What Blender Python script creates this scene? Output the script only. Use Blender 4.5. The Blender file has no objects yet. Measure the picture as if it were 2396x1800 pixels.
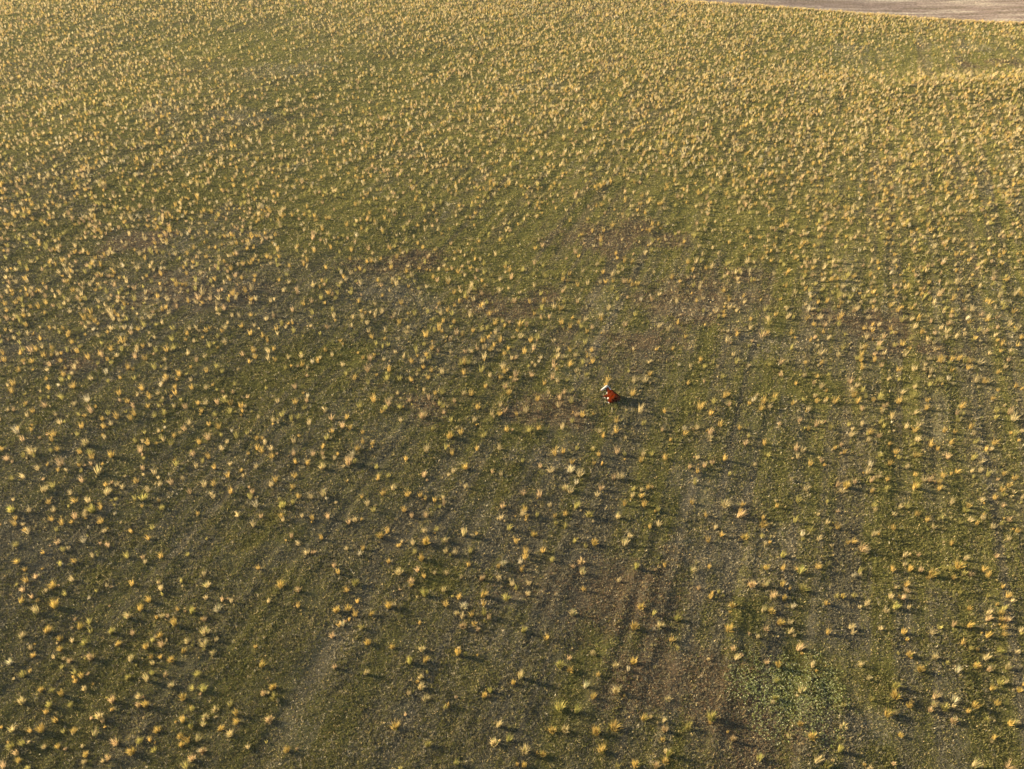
import bpy, math, random
import numpy as np
from mathutils import Vector, Matrix

# ------------------------------------------------------------------ camera, sky, sun, exposure
PITCH = math.radians(38.0)            # drone camera looking down over the field
CAM_H = 45.4
LENS = 27.72                          # mm on a 36 mm wide sensor
SUN_AZ = (-0.958, 0.286)              # horizontal direction towards the sun
SUN_EL = math.radians(14.5)
scene = bpy.context.scene
col = scene.collection
cam_data = bpy.data.cameras.new("camera")
cam_data.sensor_width = 36.0
cam_data.lens = LENS
cam_data.clip_start = 0.5
cam_data.clip_end = 9000.0
cam = bpy.data.objects.new("camera", cam_data)
cam.location = (0, 0, CAM_H)
cam.rotation_euler = (math.radians(90) - PITCH, 0, 0)
col.objects.link(cam)
scene.camera = cam

world = bpy.data.worlds.new("World")
scene.world = world
world.use_nodes = True
wn = world.node_tree
sky = wn.nodes.new("ShaderNodeTexSky")
sky.sky_type = 'NISHITA'
sky.sun_disc = False
sky.sun_elevation = SUN_EL
sky.sun_rotation = math.atan2(SUN_AZ[0], SUN_AZ[1])
wn.links.new(sky.outputs[0], wn.nodes["Background"].inputs[0])
wn.nodes["Background"].inputs[1].default_value = 0.065

sun_data = bpy.data.lights.new("sun", 'SUN')
sun_data.energy = 5.0
sun_data.angle = math.radians(0.5)
sun_data.color = (1.0, 0.83, 0.58)
sun = bpy.data.objects.new("sun", sun_data)
d_sun = Vector((SUN_AZ[0] * math.cos(SUN_EL), SUN_AZ[1] * math.cos(SUN_EL), math.sin(SUN_EL)))
sun.rotation_euler = d_sun.to_track_quat('Z', 'Y').to_euler()
sun.location = (-60, 40, 60)
col.objects.link(sun)

scene.view_settings.view_transform = 'Standard'
scene.view_settings.look = 'None'
scene.view_settings.gamma = 1.0
scene.view_settings.exposure = 2.05
scene.cycles.max_bounces = 5
scene.cycles.diffuse_bounces = 3
scene.cycles.transmission_bounces = 3

# ------------------------------------------------------------------ terrain
RNG = np.random.default_rng(11)
_LAT = RNG.random((256, 256))


def vnoise(x, y, seed=0):
    """smooth value noise, 0..1"""
    x = np.asarray(x, float) + seed * 17.13
    y = np.asarray(y, float) + seed * 31.71
    xi = np.floor(x); yi = np.floor(y)
    fx = x - xi; fy = y - yi
    fx = fx * fx * fx * (fx * (fx * 6 - 15) + 10)
    fy = fy * fy * fy * (fy * (fy * 6 - 15) + 10)
    i0 = xi.astype(np.int64) & 255; j0 = yi.astype(np.int64) & 255
    i1 = (i0 + 1) & 255; j1 = (j0 + 1) & 255
    a = _LAT[i0, j0] * (1 - fx) + _LAT[i1, j0] * fx
    b = _LAT[i0, j1] * (1 - fx) + _LAT[i1, j1] * fx
    return a * (1 - fy) + b * fy


def fbm(x, y, octs=3, seed=0):
    s = 0.0; a = 0.5; t = 0.0
    for k in range(octs):
        s = s + a * vnoise(np.asarray(x) * 2 ** k, np.asarray(y) * 2 ** k, seed + k)
        t += a; a *= 0.55
    return s / t


# drill rows run about 21 degrees right of the view direction
ROW = (0.358, 0.934)


def row_uv(x, y):
    return x * ROW[1] - y * ROW[0], x * ROW[0] + y * ROW[1]


# edge of the pasture: a straight field margin at the far right
EDGE_P = (42.04, 211.84)
EDGE_D = (0.9693, -0.2458)


def past_edge(x, y):
    """signed distance beyond the field margin, metres"""
    return (np.asarray(x) - EDGE_P[0]) * -EDGE_D[1] + (np.asarray(y) - EDGE_P[1]) * EDGE_D[0]


def roll(x, y):
    """the large swells of the field"""
    x = np.asarray(x, float); y = np.asarray(y, float)
    z = 0.55 * np.sin(x / 13.0 + 0.4 + 0.8 * np.sin(y / 31.0)) * np.sin(y / 19.0 + 0.6)
    z = z * 0.55 + 0.9 * (fbm(x / 38.0, y / 38.0, 2, 3) - 0.5)
    z = z + 1.9 * np.exp(-((y - 144 + 0.05 * (x - 80)) / 8.0) ** 2) / (1 + np.exp(-(x - 62) / 9.0))
    fade = np.exp(-((np.maximum(np.abs(x) - 180, 0)) / 120.0) ** 2 - (np.maximum(y - 260, 0) / 120.0) ** 2 - (np.maximum(-y, 0) / 60.0) ** 2)
    return z * fade


def lumps(x, y):
    """hummocks and drill rows in the turf"""
    u, v = row_uv(np.asarray(x, float), np.asarray(y, float))
    rows = (vnoise(u / 0.62, v / 24.0, 5) - 0.5) * (0.4 + 1.2 * vnoise(u / 14.0, v / 20.0, 6))
    ruts = (vnoise(u / 2.6, v / 45.0, 8) - 0.5)
    return 0.08 * rows + 0.045 * ruts + 0.17 * (fbm(x / 1.5, y / 1.5, 3, 21) - 0.5) + 0.16 * (vnoise(x / 4.0, y / 4.0, 41) - 0.5)


def ground_z(x, y):
    e = past_edge(x, y)
    inside = 1.0 / (1.0 + np.exp(np.clip((e + 0.5) * 4.0, -40, 40)))
    return roll(x, y) + lumps(x, y) * inside - 0.35 * (1 - inside)

TUSSOCKS = """-3348,4135 -3283,4165 -3420,4071 -3434,4007 -3635,3981 -3769,4062 -3132,4092 -3072,4005 -3186,3905 -3659,3859 -3369,3885 -3303,3820 -2992,3867 -3437,3795 -3064,3770 -2816,3770 -2713,3936 -2700,3762 -2564,3765 -3584,3712b -3499,3645 -3177,3722 -3267,3692 -3392,3583 -3439,3545 -3234,3503b -3123,3561 -3425,3463 -3122,3439 -3337,3411 -3393,3372 -2862,3516 -2689,3525 -2498,3530 -2462,3475 -2345,3545 -2142,3497b -2194,3596 -1958,4050 -1642,3931 -1575,3865b -1417,3921 -2110,4157 -1763,4130 -1521,4103 -1406,4119 -1920,4138 -1822,3649 -1275,3651 -1231,3587 -1621,3486b -1485,3440 -1494,3770 -1456,3777 -3145,3338b -3249,3289b -2511,3381 -2003,3377 -1933,3358 -2121,3394 -2011,3293b -2551,3314 -2610,3251b -2376,3256 -2337,3253 -2285,3305 -2174,3276t -2078,3216 -2265,3182t -1674,3352 -1464,3313 -1191,3268b -1153,3163 -1184,3075 -3260,3103 -3114,3140b -2911,3172 -2819,3140 -2999,3088 -2912,3069 -2858,3211 -2677,3128 -2532,3121 -2341,3097 -2041,3113b -1951,3057 -2139,3047 -2600,3035 -2961,3006 -3159,3010 -2819,3048 -2398,3014 -2374,3061 -2297,3032 -2010,3016 -2147,2978 -1939,2962 -3114,2958 -3236,2900b -2856,2914 -2725,2936 -2465,2924b -2316,2897 -2341,2941 -2201,2916 -3113,2816b -2789,2830 -2757,2770 -2732,2802 -2430,2796 -2305,2775t -2289,2824 -2203,2806 -2137,2731 -1996,2807 -1997,2714 -1924,2704 -1602,2867 -1492,2716b -1538,2670 -1464,2642 -2949,2709 -2883,2703 -2802,2676t -2680,2721 -2318,2665 -2038,2651 -2469,2635b -3030,2634b -2716,2607 -2847,2612 -2295,2604 -2254,2606 -2850,2564 -2765,2514 -2509,2534b -2475,2506 -1953,2579 -1814,2574 -1729,2601 -1669,2536 -1654,2485 -1861,2525 -1987,2499 -1931,2469 -1855,2476 -1462,2496b -1670,2408b -1746,2445 -2120,2445b -1971,2407 -1915,2375 -1864,2385 -1949,2352 -1807,2311 -3003,2455b -2825,2451b -2629,2440 -2493,2425b -2341,2368b -2202,2382 -2227,2313b -2099,2322 -2891,2366 -2764,2355 -2681,2354 -2962,2359 -2909,2317b -2499,2303b -2486,2262 -2352,2280 -1855,2265b -1878,2222b -1309,2313 -2947,2234b -2870,2267 -2799,2227 -766,4132 -656,4132 -1236,4067 -1195,4096 -978,3930b -933,3979b -654,3974 -568,3991t -85,4112 77,4155 112,4128 409,4159 592,4152b 817,4140b 333,4066 402,4034 -24,4011 167,3955b 28,3882 463,3889 610,3868b 545,3841 832,3860b 875,3938 1043,4029 1113,4059b -358,3947b -288,3930 -492,3886b -633,3867b -728,3853t -836,3842 -1213,3815 -1092,3811 -1104,3759 -709,3769 -653,3713b -479,3777 -418,3760 -302,3783 101,3777 95,3727 61,3688 71,3619 225,3790 289,3702 501,3695b 437,3649 500,3597 889,3639b 1098,3662 -56,3672b -100,3643 -313,3656 -671,3606 -548,3586 -466,3584 -795,3587b -617,3553 -705,3511b -360,3547 -218,3531b -93,3541 119,3496 -1,3493 32,3460 106,3407 500,3453 752,3533 -1099,3496b -1148,3433 -598,3397b -475,3438 -367,3371 -203,3384b -38,3368b -453,3311 -331,3296 -195,3315 -1060,3347 -1113,3286 -836,3297b -800,3308 -1059,3235 -953,3234 -370,3238 -333,3213 -271,3227 -183,3238t -151,3204t -614,3170 -253,3160 -329,3140 -226,3114 -996,3134 -1130,3163 406,3243b 878,3301 956,3251 1113,3214 811,3136b 983,3153 71,3100 222,3044 1043,3044 -938,3016b -777,2984 -580,2965b -349,2934t -298,2926 -653,2869t -557,2879 779,2879 657,2846 522,2940 304,2850b 366,2816 543,2780w 53,2768b 9,2726 -572,2769 -926,2799 -566,2697 456,2707 643,2672b 497,2629b -134,2674t -171,2643 -386,2587 -531,2620 961,2624 290,2556b 387,2542b 788,2496 910,2481 -694,2441b -83,2450b 238,2422b 311,2422b 498,2409b 606,2438b 907,2425 888,2364 -104,2341b -23,2363 -492,2334b 76,2297b 178,2277 520,2303b -324,2225 70,2209 600,2207b 708,2218b 905,2275t 882,2235 825,2209 1492,4159 1746,4153b 1539,4037 1571,3967 1459,3904b 1740,3945b 1874,3951 1904,4065b 1928,4139 1881,3867 2159,4102 2400,4083 2468,4036 2174,3964 2247,4003 2284,3919 2497,3893 2538,3899 2711,3965 2895,4042 2953,4180 3123,4175 3179,4121 3291,4136b 3203,4050 3423,4099 3507,4121 3548,4088 3614,4142 3816,4128 3736,4092 3648,4050 3719,3941 3823,4019 3267,3889 2581,3837b 2601,3809 2978,3785 3310,3752 2876,3781 1974,3766b 1293,3626 1820,3640b 1944,3640 2060,3616b 2194,3659 2495,3635 2436,3592 2739,3648 2840,3699 2861,3648t 2936,3642 2996,3599b 3111,3661 3153,3646 3222,3675b 3235,3614 3277,3600 3143,3572 3394,3648 3394,3592 1680,3491 1770,3487b 1896,3490b 2040,3470b 1307,3466 1442,3436 1373,3394 1811,3394b 1878,3378 2161,3345 2295,3406 2381,3417 2386,3326 2442,3347 2627,3406 2714,3401 2781,3514 2762,3463 2726,3324 2626,3317 2552,3290 3314,3420 3456,3496 3448,3415 3461,3376 3369,3313 3248,3276 3331,3278 3135,3315 3219,3226 3306,3224 3344,3218 1506,3318 1710,3283b 1766,3278 1925,3316 1799,3185b 1868,3186 1442,3128b 1690,3129 1847,3113 1617,3066w 2095,3105 2260,3151 2262,3110 2460,3146 2605,3118 2794,3114 3070,3173 2967,3177 3156,3094 3296,3160 3269,3107 3398,3136 2967,3040 1435,2965 1437,2905 1624,2877 1698,2854t 1869,2991b 1918,2862 2222,2863 2568,2943 2726,2926 2790,2889 2593,2830 2831,2827b 3001,3001 3042,2991 3068,2928 2974,2869 3040,2842 3166,2854 3286,2972 3179,2983 2241,2764 1656,2751 1791,2683b 1619,2633 2390,2711b 2358,2642b 2420,2589 2268,2528b 2319,2538 2606,2641 2580,2590 2542,2555 2632,2566b 2712,2611b 2827,2588b 2978,2610 2994,2709 3066,2747 3159,2697 1197,2495b 1047,2439b 1724,2460 1975,2449b 1769,2382b 1633,2392 2654,2487b 2865,2506 2990,2477b 3024,2481 1298,2366 1426,2254b 1906,2299t 1750,2234b 1797,2210 2655,2221b 2847,2217t 2847,2384 2299,2399 2039,2192 -1691,8109 -1414,8111t -1389,7983 -1213,7906 -1133,7815b -1491,7682 -1347,7703 -1295,7629 -1862,7683 -1690,7622 -896,7805 -847,7736 -717,7747 -621,7920 -413,7791 -325,8105 -239,7853 -320,7908 -73,8108 -36,7964 -10,7791 124,7960 246,7854 386,7818 249,7618 -449,7613 -421,7537 -564,7495 -639,7466 -516,7389 -570,7292 -333,7196t -277,7269 -138,7510 84,7468 314,7450 -332,7451 24,7291 192,7277 343,7296 568,7285 710,7271 447,7170 519,7134 -893,7054 -753,7038b -1028,7005 -1192,7238 -784,7240 -1664,6923 -1568,6928 -1439,6983 -1383,7048 -1238,6995 -1173,6852 -440,6985 -238,7031 -833,6920 -631,6783 -397,6708 -754,6729b -1071,6656b -1297,6694 -868,6582b -878,6434 -623,6535 -681,6577 -503,6624 -568,6650 -310,6730 -255,6754 -177,6847 -236,6594 -166,6654 -296,6518 -117,6517 7,6594 85,6586 186,6526 264,6559 79,6804 151,6810 -178,6440 -345,6377 -276,6373 -39,6384 -457,6315 -396,6321 -725,6336 -832,6257 -943,6312 -799,6215 -602,6312 -973,6148 -1378,6170t -1376,5997b -1170,5996 -1054,6213 -77,6293 -1,6203 29,6204 214,6372 121,6321 -272,6218 222,6091 400,6080 557,6095 619,6255 450,6345 489,6224 444,6225 687,6141 777,6149b 739,6240 785,6346 945,6669 827,6764 708,6768 598,6783 935,6993 936,6913 513,6850 307,6956 1165,6795 1029,7117 1303,7008 1517,7309 1400,7309 1112,7534 1310,7688 1347,7631 1399,7637 1050,7694 1144,7851b 1318,8154 1043,7898 988,8092 814,7925 598,7854 575,7746 848,7659 1808,7766 1723,6839 1600,6718 733,6469b -463,6120 -419,6127 -492,6104 -661,5972b -768,6019 -90,6060 -74,5987 -295,6000 -455,5963 -206,5936 -110,5898 29,5920t 28,5846 -245,5758 -29,5656 -65,5745 302,5807 378,5889 426,5840 611,6011 701,5936 1322,6147 1305,5960 1143,5842b 1246,5848 897,5846 876,5774 182,5929 -1053,5867 -1175,5865 -944,5860 -788,5899 -1339,5795 -786,5315b -935,5560 -1117,5501b -1256,5553b -1370,5467 -1052,5661 -1135,5430 -1001,5460 -683,5143 -440,5647 -376,5642 -638,5648 -703,5653 -518,5534 -625,5458 339,5653 475,5664 435,5570 231,5563 537,5523 416,5471 -105,5487 -306,5445b 41,5362 123,5399b -179,5351 -110,5351 -537,5262 -333,5268 528,5254 574,5338 621,5327 436,5177 -47,5139b 146,5131b 228,5164 -440,5093 -530,5048b -246,5055 -498,4840b -560,4903 -293,4887 -720,4873b -878,4769 -105,4902 547,4911 682,4892 728,4827 945,4846 1099,4841 1169,4838 1271,4787 1071,4770 881,4867 362,4849b 428,4874 914,5248 901,5121 748,5124 782,5062 1306,5149 1353,5019 1143,5394b 1366,5405 1102,5632 1149,5230 675,4729 498,4746 234,4696 315,4639b 479,4646b 551,4589 430,4440b 465,4407 218,4353b 91,4371 -88,4584 -380,4662b -478,4620 -713,4573b -1114,4671 -1081,4527 -1342,4716b -1461,5310 -1288,5110 -1186,4958 -1299,4887b -1327,4820 -1267,4975 -1410,5165 -1474,5184 -942,4412 -1016,4361 -1120,4246 -1064,4184 -832,4184 -819,4342 -723,4343 -678,4314 -603,4290 -540,4327 -529,4256 -370,4446 -72,4228 294,4253 497,4236b 101,4200b 671,4373 708,4442 965,4431 1031,4424 1084,4451 1016,4353 949,4354 824,4556b 875,4568b 1029,4264 1128,4206 879,4274 -4847,7974 -4526,7858 -5056,7841t -4975,7657 -4294,7948b -3707,7537b -4748,8014 -3516,7796 -3519,7622 -3466,7450 -3346,7883 -3104,8020 -3016,8023 -2197,7531 -3365,7364b -3380,7277 -3250,7259 -3158,7258 -2903,7403 -2849,7452t -2807,7249 -3035,7358 -2979,7274 -2365,7476 -2155,7228 -2069,7296 -1913,7306 -2003,7399 -2225,7165 -4072,7265 -4598,7267 -4777,7242 -4965,7337 -4434,7421 -4406,7564 -3996,7386 -3847,7446 -4707,7395 -4694,7587 -4145,7174 -4243,7235 -3699,7238 -5034,7113 -4995,7206 -5339,7223 -5219,7151 -4434,7017 -4459,6903b -4384,6904b -4222,6998b -4059,6838 -4264,7042 -3766,6894 -3857,6606 -5158,6916 -5256,6886 -3687,7037 -3083,7030 -3466,6695b -2844,6924 -2731,6954 -2497,6952 -2092,6991 -1863,6937 -2069,6756w -2939,6721 -2781,6751 -2653,6771 -3770,6749 -3404,6507 -3883,6466b -3591,6403 -3949,6338 -4286,6394 -4275,6311 -3711,6376 -3656,6390 -3499,6315 -3405,6327 -3004,6405 -2880,6483 -2654,6623 -2456,6510 -2405,6329b -2374,6205 -1932,6147 -2022,6106 -2056,6237 -1842,6342 -3175,6272 -3059,6168 -2554,6345 -4693,6346b -4825,6349 -4733,6318b -4567,6241b -4520,6318 -4439,6240 -4917,6168b -4632,6129 -4379,6323 -4121,6202 -3995,6230 -3852,6231 -3667,6213 -3562,6192 -3868,6130 -4361,6791 -3681,6049b -3416,6038b -4183,6036b -4239,5928 -4217,5847 -3953,5872 -4075,5754b -4633,5774 -4596,5667 -4435,6076 -3853,5977 -3598,5640 -3147,5934 -3253,5885b -3255,5849 -3124,5737 -2964,5731 -2837,5735 -3415,5715 -3091,5658 -3247,5646 -3296,5586 -3475,5521 -3174,5536 -3397,5459 -3271,5458 -3845,5538b -3745,5385b -4095,5579 -4196,5464b -4389,5502 -4270,5388 -4044,5345 -3942,5487 -2835,5504 -2768,5509 -2672,5532 -2610,5558 -2554,5529 -2442,5481 -2407,5480 -2934,5458 -3039,5465 -2777,5401 -3089,5368 -3348,5350 -3362,5292 -3170,5340 -3491,5311 -2643,5360 -2524,5402 -1959,5515t -2010,5747 -1860,5541 -1862,5447 -1591,5296b -1666,5407 -2037,5340 -2100,5263t -1894,5310 -1943,5284 -1773,5223 -3554,5182 -3505,5227 -3741,5172b -3947,5225 -3731,5071 -4262,5100b -3929,5057 -3914,4996 -4168,5002 -3485,5044 -3614,4962b -3819,4885 -4013,4853b -4068,4806 -3613,4855 -3532,4846 -3490,4790 -3339,4812b -3126,4879b -2671,4846b -3095,4970 -3206,5002 -3063,5135 -3014,5053 -2910,5077 -2844,5162 -2828,5236 -2657,5230 -2554,5182 -2606,5042 -2499,5083 -2370,5070 -2285,5108 -2185,5035 -2100,4980 -2027,4900 -2000,4810 -2102,4880 -2151,4919 -2663,4988 -2901,4975 -2448,4909 -2527,4815 -2769,4719t -2328,4733 -2599,4700 -2570,4767 -3027,4674 -2913,4621 -3713,4704b -3554,4692 -3366,4615b -3943,4555 -4182,4766 -3882,4659 -3713,4409b -3666,4463 -3501,4389t -3464,4529b -3254,4486 -3209,4391b -3170,4490 -3617,4285 -3112,4328 -2893,4416 -3024,4519 -2966,4332 -2904,4330b -2826,4485 -2669,4564 -2737,4509 -2561,4407 -2471,4488 -2387,4487b -2304,4584b -2216,4650 -2439,4682 -2104,4689 -2057,4339 -2055,4399 -1992,4254 -2354,4352 -2230,4395 -1924,4470b -1905,4523 -1761,4574 -1744,4445 -1671,4339 -1782,4237b -1576,4321 -1477,4347b -1553,4668b -1685,4721 -1786,4743 -1826,4841 -1661,4830 -1603,4927 -1585,4838 -1563,4789 -1472,4781 -1588,5028 -1558,5118 -1861,4999 -3321,4308 -3422,4306 -3546,4207b -3245,4209b -3198,4240 -3861,4199b -3729,4198 -2716,4237 -2772,4312 -1706,4274 2242,8009 2305,8016 2027,7609 2086,7558 2052,8109 2148,8135 2498,8084 2715,7907 2605,7890 2546,7862 2691,7699 2414,7811 3113,8113 3146,8034 3147,7877 3450,8068 3503,8072 3720,8082 3781,8077 3345,7865 3299,7765 3389,7783 3480,7676b 3623,7834 3577,7687 3732,7875 3714,7683b 3839,7746 3635,7503 3235,7604 3047,7575 3097,7420 3267,7457 3241,7372 3408,7474 3315,7311 3539,7311b 3645,7278 3747,7450 3800,7310 3939,7396b 3841,7194 4215,7530 4180,7376 4334,7419 4354,7495 4527,7475 4553,7394 4464,7306 4516,7187 4749,7254b 4621,7327 4929,7313 5113,7190 5328,7388 4949,7610 5543,7686 5480,7372 2323,7152 2391,7089 2156,7061 2085,6995 2230,6985 2688,7096 2774,6993 2671,6882 2654,6812 2879,6933 2945,6937 3134,7065 3072,6908 3212,6913 3112,6796 3302,6872 3439,6931 3520,7180 3604,7036 3658,7070 3720,6917 4021,7125 4060,7021 4042,6841b 4144,6862 4119,6719b 4203,6849 4327,6819 4491,6771 4151,6623 4407,6631t 4366,6536 4472,6547 4578,6919 4643,6937 4732,6877 4869,7054 4788,7055 4911,6952 4956,6898 5045,6898 5219,7096 5117,6768 4828,6660 5175,6705 2149,6690 2294,6704 2282,6616 2442,6729 2536,6594b 2606,6658 2158,6510 3046,6554 3175,6661 3368,6781 3671,6714 3571,6546 3786,6789 3878,6716 3853,6631 3743,6552 4155,6479 4175,6339 2837,6640 3028,6286b 2985,6126 3275,6376 3186,6244 3451,6375 3496,6375 3414,6248 3651,6424 3613,6342 3637,6264 3797,6407 3882,6424 3831,6237b 3510,6163 3378,6168 3351,6195 3543,6072 3349,6042 4039,6180 4135,6142b 4267,6180 4335,6181 4374,6138 4420,6139 4508,6117 4895,6268 4872,6423 2602,6143 2550,5948b 2763,5928 2827,5825 2873,5764 1835,6191 1716,6078 1946,6148 2168,6142 1986,5913 3159,5828 3205,5772 3137,5695 3236,5693 3826,6004 3918,5999 3970,5960b 4188,6002 3682,6005 3875,5767 3977,5824 4093,5858 3726,5734 3594,5676 4360,6040 4338,5833 4419,5831 4679,5759 4729,6062 1942,5610 1826,5529 1684,5441b 1765,5364b 1959,5491 2148,5519 2194,5566 2277,5535b 2232,5438 2316,5465 2378,5567 2407,5625 2540,5520 2654,5433 2778,5635 2771,5561 2844,5553 2925,5542 3133,5538 3231,5601 3348,5576 3373,5623 3509,5545b 3649,5593b 3309,5408 3357,5483 3139,5436 3128,5626 3711,5436 4030,5456 3958,5367 3934,5278 3592,5378 4319,5401b 4431,5378b 4272,5305 4421,5291b 1818,5216b 1711,5115b 1695,5041 1608,5175 1500,5174 1494,5102 1984,5172 2537,5288 2671,5232t 2730,5271 2778,5186b 2589,5182 3235,5251t 2952,5230 3368,5320 3441,5194 3558,5221 3493,5146 3095,5117 3157,5072 2919,5089 3064,5224 3561,4965t 3414,4975 3468,5030 3735,4982 3832,5124 3988,5102 3994,5185 4337,5092b 4108,4988 3948,4998 3999,4898 1987,4981 2154,4985 2406,4920b 2453,4902 2737,4936 2793,4869 1544,4797 1767,4783 1654,4735 2390,4817 2470,4742 2577,4778 3235,4883 3234,4815 3382,4836b 2957,4714b 2902,4628 2902,4540 3121,4729 3252,4700 3284,4607 3642,4647b 3501,4588b 3840,4794 3881,4746 3637,4810 3879,4612b 3839,4652 4013,4618 4069,4566 3991,4492 1459,4684 1512,4628 1581,4691 1471,4503b 2765,4522 2675,4473b 2631,4428 2616,4496 2346,4450 2990,4446 3027,4548 3217,4457b 3368,4540 3323,4539 3438,4511 3410,4447 2863,4417 2972,4580 3698,4331 3819,4362 3907,4393 3910,4440 3443,4298b 4028,4357 3842,4276 2248,4321 2066,4259 1655,4260b 1798,4273 1765,4208 1408,4290 2822,4268 2826,4228 3078,4255 3517,4225b 3021,4252"""

PATCHES = [(94.6, 160.0, 10.1, 3.3, 'r'), (12.7, 87.8, 6.3, 3.8, 'r'), (17.0, 74.4, 6.1, 3.8, 'r'), (0.1, 73.2, 5.1, 2.7, 'r'), (-35.7, 73.6, 6.5, 3.7, 'r'), (13.6, 25.9, 3.2, 4.5, 'r'), (6.6, 34.4, 4.2, 3.3, 'r'), (8.3, 27.3, 2.4, 2.3, 'r'), (-7.3, 55.2, 4.3, 2.8, 'r'), (-41.4, 60.7, 3.6, 2.0, 'r'), (35.0, 68.0, 4.9, 2.3, 'r'), (3.5, 54.0, 3.4, 2.0, 'r'), (40.2, 63.4, 3.0, 1.5, 'r'), (20.6, 73.5, 7.4, 4.6, 'r'), (12.1, 65.2, 5.2, 3.1, 'r'), (-45.4, 86.9, 4.9, 2.8, 'r'), (-12.5, 82.0, 4.5, 2.0, 'r'), (-11.6, 73.9, 5.4, 2.8, 'p'), (-44.1, 153.1, 7.0, 6.2, 'p'), (2.2, 48.4, 3.6, 1.8, 'p'), (27.1, 64.9, 3.8, 2.9, 'p'), (15.6, 43.8, 3.1, 2.8, 'p'), (17.2, 37.7, 4.1, 3.7, 'p'), (22.0, 24.5, 1.8, 0.8, 'p'), (8.3, 65.2, 1.7, 1.1, 'p'), (-44.8, 129.3, 6.1, 3.8, 'p'), (-58.8, 133.3, 4.3, 4.2, 'p'), (19.8, 71.6, 2.8, 1.4, 'p'), (3.3, 146.2, 5.4, 2.9, 'p'), (71.0, 171.8, 5.6, 3.1, 'p'), (94.5, 172.7, 3.3, 4.3, 'p'), (-1.4, 31.0, 3.1, 2.0, 'p'), (-23.8, 39.0, 2.5, 1.7, 'p'), (27.1, 57.5, 5.9, 3.8, 'g'), (29.5, 45.5, 2.7, 1.9, 'g'), (17.7, 28.0, 3.5, 1.8, 'g'), (-19.1, 39.4, 2.3, 1.7, 'g'), (-18.3, 62.2, 4.6, 2.8, 'g'), (-2.4, 79.3, 5.9, 3.9, 'g'), (-20.0, 121.4, 10.7, 7.6, 'g'), (-45.2, 100.5, 11.6, 5.6, 'g'), (-3.1, 114.0, 9.5, 6.7, 'g'), (29.9, 37.9, 2.9, 4.8, 'g'), (-27.4, 93.6, 8.3, 5.0, 'g'), (-29.0, 36.0, 2.7, 1.5, 'g'), (-7.3, 36.4, 3.7, 2.3, 'g'), (15.9, 32.1, 1.8, 2.1, 'g'), (-31.7, 142.2, 13.6, 11.5, 'g'), (-63.1, 176.0, 18.4, 10.6, 'g')]
WEEDS = (17.4, 26.7, 3.7, 3.2)
DENSITY = [(20, (0.18, 0.14, 0.07, 0.07, 0.04, 0.04, 0.04, 0.07, 0.07)),
           (31, (0.14, 0.14, 0.04, 0.02, 0.02, 0.02, 0.03, 0.04, 0.06)),
           (42, (0.25, 0.20, 0.07, 0.04, 0.03, 0.03, 0.04, 0.07, 0.09)),
           (52, (0.43, 0.32, 0.20, 0.07, 0.06, 0.04, 0.07, 0.14, 0.18)),
           (65, (0.65, 0.50, 0.36, 0.18, 0.11, 0.07, 0.14, 0.29, 0.36)),
           (83, (0.72, 0.65, 0.47, 0.36, 0.22, 0.18, 0.36, 0.58, 0.65)),
           (94, (0.68, 0.72, 0.43, 0.43, 0.32, 0.36, 0.65, 0.83, 0.79)),
           (108, (0.61, 0.61, 0.47, 0.50, 0.54, 0.61, 0.86, 0.86, 0.79)),
           (125, (0.65, 0.50, 0.36, 0.50, 0.72, 0.79, 0.86, 0.86, 0.94)),
           (141, (0.72, 0.58, 0.22, 0.43, 0.72, 0.94, 1.08, 1.30, 1.58)),
           (146, (0.65, 0.50, 0.16, 0.43, 0.72, 0.94, 1.37, 1.87, 2.59)),
           (150, (0.65, 0.50, 0.14, 0.36, 0.72, 0.94, 1.15, 0.86, 0.72)),
           (158, (0.58, 0.43, 0.11, 0.29, 0.79, 0.86, 0.65, 0.22, 0.09)),
           (165, (0.58, 0.43, 0.11, 0.29, 0.79, 0.86, 0.50, 0.07, 0.09)),
           (175, (0.58, 0.43, 0.13, 0.43, 0.86, 0.86, 0.65, 0.36, 0.36)),
           (189, (0.65, 0.50, 0.22, 0.65, 0.86, 0.94, 0.86, 0.86, 0.79)),
           (214, (0.94, 0.79, 0.72, 1.01, 1.08, 1.22, 1.15, 1.15, 1.15)),
           (245, (1.08, 1.01, 0.94, 1.15, 1.22, 1.30, 1.30, 1.30, 1.30))]
COW_AT = (9.16, 55.82)

# ------------------------------------------------------------------ helpers
def to_mesh(name, V, T, C=None):
    """one mesh from arrays of points, triangles and point colours"""
    V = np.ascontiguousarray(V, np.float32); T = np.ascontiguousarray(T, np.int32)
    me = bpy.data.meshes.new(name)
    me.vertices.add(len(V)); me.vertices.foreach_set("co", V.ravel())
    k = T.shape[1]
    me.loops.add(T.size); me.loops.foreach_set("vertex_index", T.ravel())
    me.polygons.add(len(T))
    me.polygons.foreach_set("loop_start", np.arange(0, T.size, k, dtype=np.int32))
    try:
        me.polygons.foreach_set("loop_total", np.full(len(T), k, np.int32))
    except Exception:
        pass
    me.update(calc_edges=True)
    if C is not None:
        a = me.color_attributes.new("Col", 'FLOAT_COLOR', 'POINT')
        rgba = np.ones((len(V), 4), np.float32); rgba[:, :3] = C
        a.data.foreach_set("color", rgba.ravel())
    return me


def link(name, me, mat=None, parent=None):
    o = bpy.data.objects.new(name, me)
    col.objects.link(o)
    if mat is not None:
        me.materials.append(mat)
    if parent is not None:
        o.parent = parent
    return o


def tag(o, label=None, cat=None, group=None, kind=None):
    if label: o["label"] = label
    if cat: o["category"] = cat
    if group: o["group"] = group
    if kind: o["kind"] = kind
    return o


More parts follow.
